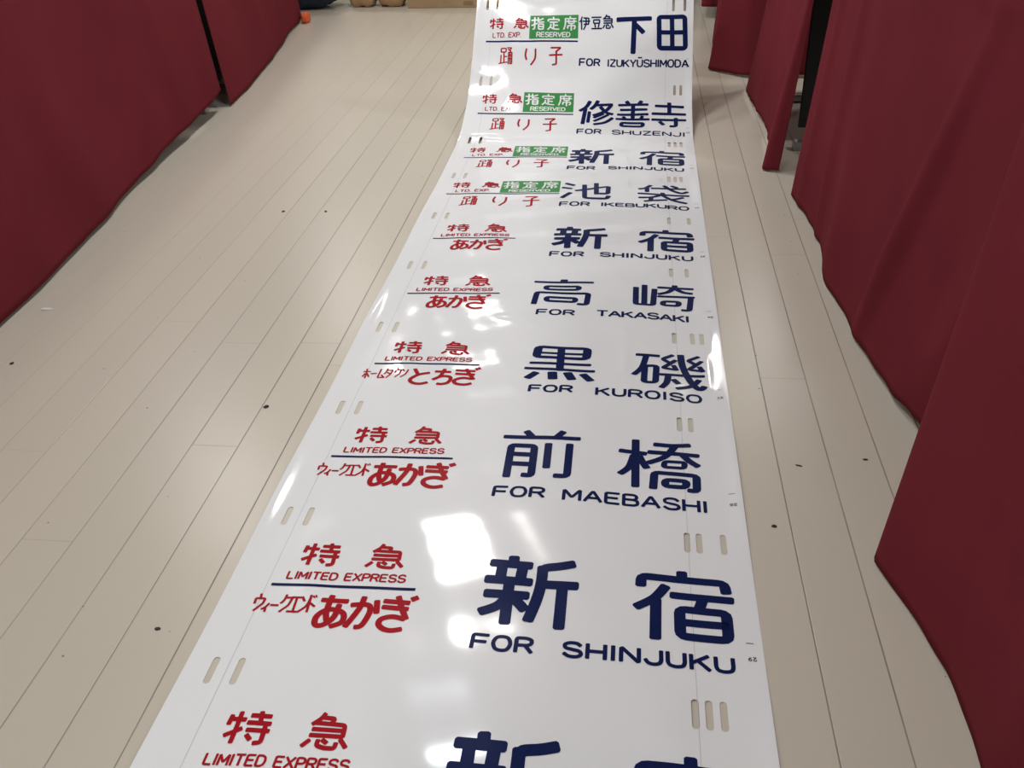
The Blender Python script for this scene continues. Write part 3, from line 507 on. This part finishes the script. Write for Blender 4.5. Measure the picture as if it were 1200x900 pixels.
def cloth(label, ctrl, top_off, back, folds=(), group=None, nt=150, nz=44, cat='tablecloth', power=1.2, seed=1):
    """ctrl: (hem x, hem y, hem z, table-edge x, table-edge y) along the skirt; back: vector from the table's front edge to its back edge"""
    rnd = random.Random(seed); A = np.array([tuple(c) + (1.0,) * (6 - len(c)) for c in ctrl], float)
    cum = np.concatenate([[0], np.cumsum(np.linalg.norm(np.diff(A[:, :2], axis=0), axis=1) + 1e-4)]); cum /= cum[-1]
    def cat_(t):
        i = min(len(A) - 2, max(0, int(np.searchsorted(cum, t, 'right') - 1))); f = (t - cum[i]) / (cum[i + 1] - cum[i])
        a, b, c, d = A[max(0, i - 1)], A[i], A[i + 1], A[min(len(A) - 1, i + 2)]
        sm_ = 0.5 * (2 * b + (c - a) * f + (2 * a - 5 * b + 4 * c - d) * f * f + (3 * b - a - 3 * c + d) * f ** 3)
        return 0.5 * sm_ + 0.5 * (b + (c - b) * f)
    V, Fc = [], []; zt = TABLE_Z + top_off; nb = 8
    for i in range(nt + 1):
        t = i / nt; q = cat_(t); q2 = cat_(min(1, t + .004)); q1 = cat_(max(0, t - .004)); tg = (q2 - q1)[:2]; tg /= max(np.linalg.norm(tg), 1e-9)
        n = np.array((-tg[1], tg[0])); mid = np.array(back[:2]); 
        if np.dot(n, mid) > 0: n = -n                          # towards the aisle
        hem, top = q[:2], q[3:5]; col = []
        bk = np.array(back[:2]) * max(0.03, min(1.0, q[5])); bx = top + bk
        for j in range(6): zb = 0.03 if q[5] > .985 else zt - .001; col.append((*(bx + bk / np.linalg.norm(bk) * (.012 if q[5] > .985 else -.004)), zb + (zt - .001 - zb) * j / 6))  # unseen back drop, added to keep light out from under the table
        for j in range(nb): f = j / nb; col.append((*(bx + (top - bx) * f), zt))
        for j in range(nz + 1):
            v = j / nz; f = v ** power; p = top + (hem - top) * f
            dsp = 0.006 * math.sin(math.pi * min(1, v * 12))    # soft roll over the table edge
            for (tc_, wd, amp, sl, pw) in folds: dsp += amp * math.exp(-((t - tc_ - sl * (1 - v)) / wd) ** 2) * (0.08 + v ** pw) * (1 - 0.78 * v ** 5)
            dsp += 0.0022 * math.sin(17 * t + 3 * v + seed) * v * (1 - .6 * v ** 4) + 0.0005 * math.sin(61 * t + 7 * v) * v
            p = p + n * dsp
            z = zt + (q[2] - zt) * v - 0.004 * min(1, v * 8) * (1 - v)
            if j == nz: z += 0.0012 * math.sin(97 * t) + .0012
            col.append((p[0], p[1], z))
        V += col
    m_ = len(col)
    for i in range(nt):
        for j in range(m_ - 1): o = i * m_ + j; Fc.append((o, o + m_, o + m_ + 1, o + 1))
    o = link_mesh('tablecloth', V, Fc, M_CLOTH, None, smooth=True)
    md = o.modifiers.new('thickness', 'SOLIDIFY'); md.thickness = 0.002; md.offset = 0.0
    return tag(o, label, cat, group)

G_T = 'folding tables hidden under maroon cloths'
table((-1.475, 0.62), (-1.640, 3.62), 0.60, 'folding table under the near left maroon cloth, its steel foot showing in the gap', (0.3, 0.03), out=-.02)
table((-1.652, 3.78), (-1.851, 5.41), 0.60, 'folding table under the far left maroon cloth', (0.25, 0.1), panel=.10)
table((0.490, 0.30), (0.480, 1.17), -0.60, 'folding table under the nearest right maroon cloth', (0.1, 0.1))
table((0.605, 1.30), (0.555, 2.72), -0.60, 'folding table under the wide right maroon cloth with the diagonal fold', (0.15, 0.15))
table((0.560, 3.12), (0.560, 3.84), -0.55, 'folding table under the right cloth beyond the dark gap, its steel foot showing', (0.05, 0.1), panel=.13, out=-.02)
table((0.440, 4.36), (0.50, 5.10), -0.50, 'folding table under the dark far right cloth', (0.1, 0.1))
table((0.446, 5.43), (0.50, 6.2), -0.54, 'folding table under the farthest right cloth', (0.1, 0.1))
def edge(x0, y0, x1, y1): return lambda y: (x0 + (x1 - x0) * (y - y0) / (y1 - y0), y)
e = edge(-1.475 + .012, 0.62, -1.640 + .012, 3.62)
cloth('long maroon tablecloth over the near left table, filling the upper left corner',
      [(x, y, z, *e(min(max(y, .62), 3.63))) for x, y, z in [(-1.385, .60, .006), (-1.405, 1.2, .006), (-1.438, 1.84, .008), (-1.470, 2.26, .012), (-1.530, 2.75, .016), (-1.548, 3.1, .042), (-1.562, 3.4, .052), (-1.567, 3.63, .075)]],
      0.004, (-0.62, -0.035), [(.965, .02, .018, .0, .8), (.87, .02, .024, -.02, .8), (.76, .028, .024, .05, .6), (.62, .035, .032, -.07, .7), (.47, .03, .026, .08, .6), (.33, .05, .03, -.05, .6)], seed=2)
e2 = edge(-1.650 + .012, 3.78, -1.855 + .012, 5.46)
cloth('maroon tablecloth over the far left table, beyond the narrow dark slit',
      [(x, y, z, *e2(min(max(y, 3.69), 5.46))) for x, y, z in [(-1.560, 3.68, .004), (-1.590, 4.05, .008), (-1.672, 4.63, .010), (-1.735, 5.0, .012), (-1.785, 5.38, .012)]] + [(-1.86, 5.50, .01, -1.88, 5.478, .9), (-1.95, 5.50, .01, -1.95, 5.478, .0), (-2.45, 5.50, .01, -2.45, 5.478, .0)],
      0.004, (-0.62, -0.06), [(.10, .03, .014, .02, 1.2), (.3, .04, .02, -.06, 1.0), (.45, .04, .018, .05, 1.0), (.62, .04, .018, -.05, 1.0)], seed=5)
e3 = edge(0.490 - .014, .30, 0.480 - .014, 1.17)
cloth('nearest right maroon tablecloth, its corner dipping to the floor in front of the wide one',
      [(x, y, z, *e3(min(y, 1.185))) for x, y, z in [(.475, .30, .006), (.462, .62, .006), (.452, .81, .005), (.449, .955, .005), (.424, 1.08, .004), (.399, 1.172, .003)]] + [(.425, 1.212, .008, .478, 1.196), (.52, 1.225, .015, .54, 1.196, .0), (.72, 1.225, .02, .72, 1.196, .0), (1.08, 1.225, .02, 1.08, 1.196, .0)],
      0.006, (0.62, 0.02), [(.30, .03, .016, -.03, .6), (.14, .04, .016, .03, .7)], seed=3)
e4 = edge(0.605 - .012, 1.30, 0.555 - .012, 2.72)
cloth('wide right maroon tablecloth with a long diagonal fold, hem curving away from the aisle',
      [(x, y, z, *e4(min(max(y, 1.28), 2.76))) for x, y, z in [(.585, 1.27, .03), (.560, 1.42, .03), (.543, 1.57, .025), (.526, 1.64, .018), (.506, 1.82, .010), (.496, 2.016, .006), (.486, 2.172, .005), (.506, 2.376, .006), (.498, 2.58, .006), (.482, 2.745, .006), (.520, 2.79, .02)]],
      0.003, (0.62, 0.02), [(.40, .022, .030, -.16, .6), (.58, .05, .020, .10, .7), (.76, .018, .018, .0, .5), (.20, .05, .024, -.22, .7), (.90, .015, .014, -.01, .5)], seed=7, power=1.1)
e5 = edge(0.560 - .014, 3.12, 0.560 - .014, 3.84)
cloth('right maroon tablecloth just beyond the dark gap, its near corner trailing on the floor',
      [(x, y, z, *e5(min(max(y, 3.04), 3.86))) for x, y, z in [(.470, 2.945, .006), (.424, 2.965, .005), (.455, 3.08, .02), (.474, 3.26, .022), (.470, 3.50, .02), (.452, 3.82, .016), (.470, 3.92, .014)]],
      0.004, (0.57, 0.0), [(.30, .05, .022, .05, 1.0), (.62, .05, .022, .03, 1.0), (.10, .05, .012, .04, 1.0)], seed=11)
cloth('dark maroon tablecloth whose pointed corner hangs nearest the top of the white roll',
      [(1.03, 4.10, .012, 1.03, 4.262, 0), (.62, 4.08, .012, .62, 4.262, 0), (.467, 4.09, .010, .50, 4.262, 0), (.355, 4.195, .007, .440, 4.262, .2), (.333, 4.218, .006, .424, 4.265, 1), (.340, 4.25, .008, .425, 4.28), (.352, 4.34, .012, .432, 4.36), (.385, 4.70, .012, .458, 4.70), (.42, 5.10, .012, .488, 5.10)],
      0.004, (0.62, 0.06), [(.2, .06, .012, .02, 1.0), (.78, .05, .014, .02, 1.0)], seed=13)
cloth('farthest right maroon tablecloth, a small patch seen past the dark corner',
      [(1.04, 5.30, .06, 1.04, 5.345, 0), (.60, 5.29, .06, .60, 5.345, 0), (.375, 5.27, .06, .425, 5.345), (.372, 5.40, .06, .432, 5.42), (.41, 5.8, .05, .46, 5.8), (.45, 6.2, .05, .485, 6.2)],
      0.004, (0.62, 0.04), [(.4, .05, .012, .02, 1.0)], seed=17)

# ---------------------------------------------------------------- things standing at the far end
def lump(name, c, r, material, seed, squash=3.2, amp=0.06, parent=None, taper=0.0):
    bm = bmesh.new(); bmesh.ops.create_uvsphere(bm, u_segments=40, v_segments=24, radius=1)
    rnd = random.Random(seed); ph = [rnd.uniform(0, 6.28) for _ in range(9)]
    for v in bm.verts:
        d = v.co.normalized(); p = squash
        k = (abs(d.x) ** p + abs(d.y) ** p + abs(d.z) ** p) ** (-1 / p)
        w_ = 1 + amp * (math.sin(5 * d.x + ph[0]) * math.sin(6 * d.z + ph[1]) + .6 * math.sin(9 * d.y + 7 * d.x + ph[2]) + .5 * math.sin(13 * d.z + 11 * d.x + ph[3]))
        q = d * k * w_; tp = 1 - taper * max(0, q.z)
        v.co = Vector((c[0] + q.x * r[0] * tp, c[1] + q.y * r[1] * tp, max(0.0, c[2] + q.z * r[2])))
    return obj(name, bm, material, parent, smooth=True)
t = thing('duffel_bag', 'navy blue soft bag on the floor beside the far left cloth', 'bag', (-1.855, 5.745, 0))
lump('bag_body', (0, 0, .16), (.23, .16, .16), M_NAVYBAG, 4, 2.8, .05, t)
hb = bmesh.new()
def tube(bm, pts, r, seg=8):
    rings = []; P = [Vector(p) for p in pts]
    for i, p in enumerate(P):
        d = (P[min(len(P) - 1, i + 1)] - P[max(0, i - 1)]).normalized(); a = d.cross(Vector((.3, .2, .9))).normalized(); b = d.cross(a)
        rings.append([bm.verts.new(p + r * (math.cos(2 * math.pi * k / seg) * a + math.sin(2 * math.pi * k / seg) * b)) for k in range(seg)])
    for x, y in zip(rings[:-1], rings[1:]):
        for k in range(seg): bm.faces.new((x[k], x[(k + 1) % seg], y[(k + 1) % seg], y[k]))
    bm.faces.new(rings[0][::-1]); bm.faces.new(rings[-1])
tube(hb, [(-.10 + .20 * i / 14, -.05, .30 + .09 * math.sin(math.pi * i / 14)) for i in range(15)], .010)
obj('carry_handle', hb, M_NAVYBAG, t, smooth=True)
for (x0, x1, sd_, lab) in [(-1.600, -1.450, 21, 'crumpled brown paper bag next to the navy bag'), (-1.438, -1.280, 22, 'crumpled brown paper bag next to the cardboard box')]:
    t = thing('paper_bag', lab, 'bag', ((x0 + x1) / 2, 5.765, 0), 0.0, 'brown paper bags at the far end')
    lump('bag_body', (0, 0, .15), ((x1 - x0) / 2, .075, .15), M_PAPER, sd_, 6.0, .035, t)
    lump('folded_top', (0, 0, .305), ((x1 - x0) / 2 * .92, .035, .022), M_PAPER, sd_ + 5, 5.0, .05, t)
t = thing('cardboard_box', 'brown cardboard box behind the top of the white roll', 'box', (-0.965, 5.85, 0))
obj('box_body', box_bm(-.285, .285, -.19, .19, 0, .32, .004), M_CARD, t)
obj('box_flap', box_bm(-.285, -.002, -.19, .19, .321, .325, .001), M_CARD, t); obj('box_flap', box_bm(.002, .285, -.19, .19, .321, .325, .001), M_CARD, t)
obj('tape', box_bm(-.025, .025, -.1905, .1905, .3255, .3265), M_TAPE, t, )
obj('printed_mark', box_bm(.035, .090, -.1915, -.1902, .014, .036), M_TAPE, t)
t = thing('equipment_case', 'black case on the floor behind the top right edge of the roll', 'case', (0.17, 5.95, 0))
obj('case_body', box_bm(-.2, .2, -.16, .16, 0.012, .34, .02), M_BLACK, t)
for sx in (-.16, .16):
    for sy in (-.12, .12): obj('foot', box_bm(sx - .02, sx + .02, sy - .02, sy + .02, 0, .013, .003), M_BLACK, t)
obj('latch', box_bm(-.03, .03, -.168, -.158, .2, .24, .003), M_METAL, t)
o = lump('orange_pouch', (0, 0, .045), (.035, .05, .045), M_ORANGE, 33, 3.0, .04); o.location = (-1.735, 5.30, 0); o.scale = (.6, .75, .6)
tag(o, 'small orange bundle on the floor peeking from behind the far left cloth', 'bundle')

# ---------------------------------------------------------------- loose bits on the floor
def chip(name, x, y, lx, ly, h, rz, material, label, cat, seed):
    rnd = random.Random(seed); bm = bmesh.new(); n = 9; lo, hi = [], []
    for i in range(n):
        a = 2 * math.pi * i / n; r = rnd.uniform(.75, 1.1)
        lo.append(bm.verts.new((lx / 2 * r * math.cos(a), ly / 2 * r * math.sin(a), 0))); hi.append(bm.verts.new((lx / 2 * r * .9 * math.cos(a), ly / 2 * r * .9 * math.sin(a), h * rnd.uniform(.7, 1.2))))
    bm.faces.new(lo[::-1]); bm.faces.new(hi)
    for i in range(n): bm.faces.new((lo[i], lo[(i + 1) % n], hi[(i + 1) % n], hi[i]))
    o = obj(name, bm, material); o.location = (x, y, 0.0003); o.rotation_euler = (0, 0, rz); tag(o, label, cat)
chip('debris_flake', -0.6964, 1.5454, 0.013, 0.01, 0.002, 0.6, M_CHIP, 'dark flake on a floorboard joint left of the roll', 'debris', 50)
chip('debris_flake', -0.6605, 0.9494, 0.01, 0.007, 0.001, 0.3, M_CHIP, 'black crumb low on the floor left of the roll beside the next joint', 'debris', 51)
chip('debris_flake', 0.3197, 1.4160, 0.012, 0.003, 0.0015, -0.3, M_CHIP, 'thin black sliver on the floor right of the roll, left of another', 'debris', 52)
chip('debris_flake', 0.4382, 1.4417, 0.01, 0.004, 0.0015, 0, M_CHIP, 'short black sliver near the nearest right cloth', 'debris', 53)
chip('debris_flake', 0.2572, 1.2468, 0.009, 0.007, 0.0015, 0, M_CHIP, 'small black crumb on the floor beside the right edge of the roll', 'debris', 54)
chip('debris_flake', -1.3177, 1.6825, 0.011, 0.013, 0.0008, 0.2, M_CHIP, 'worn dark spot at the left edge of the floor near the cloth', 'debris', 55)
chip('debris_flake', -0.9932, 2.5817, 0.01, 0.012, 0.0015, 0.2, M_CHIP, 'black crumb in the middle of the floor left of the roll', 'debris', 56)
chip('debris_flake', -0.8655, 2.5854, 0.009, 0.01, 0.0015, 0.2, M_CHIP, 'black crumb nearer the roll than its neighbour', 'debris', 57)
chip('paper_scrap', -1.3756, 1.9357, .034, .014, .003, .1, M_SCRAP, 'torn white paper scrap on the floor beside the near left cloth', 'paper scrap', 70)
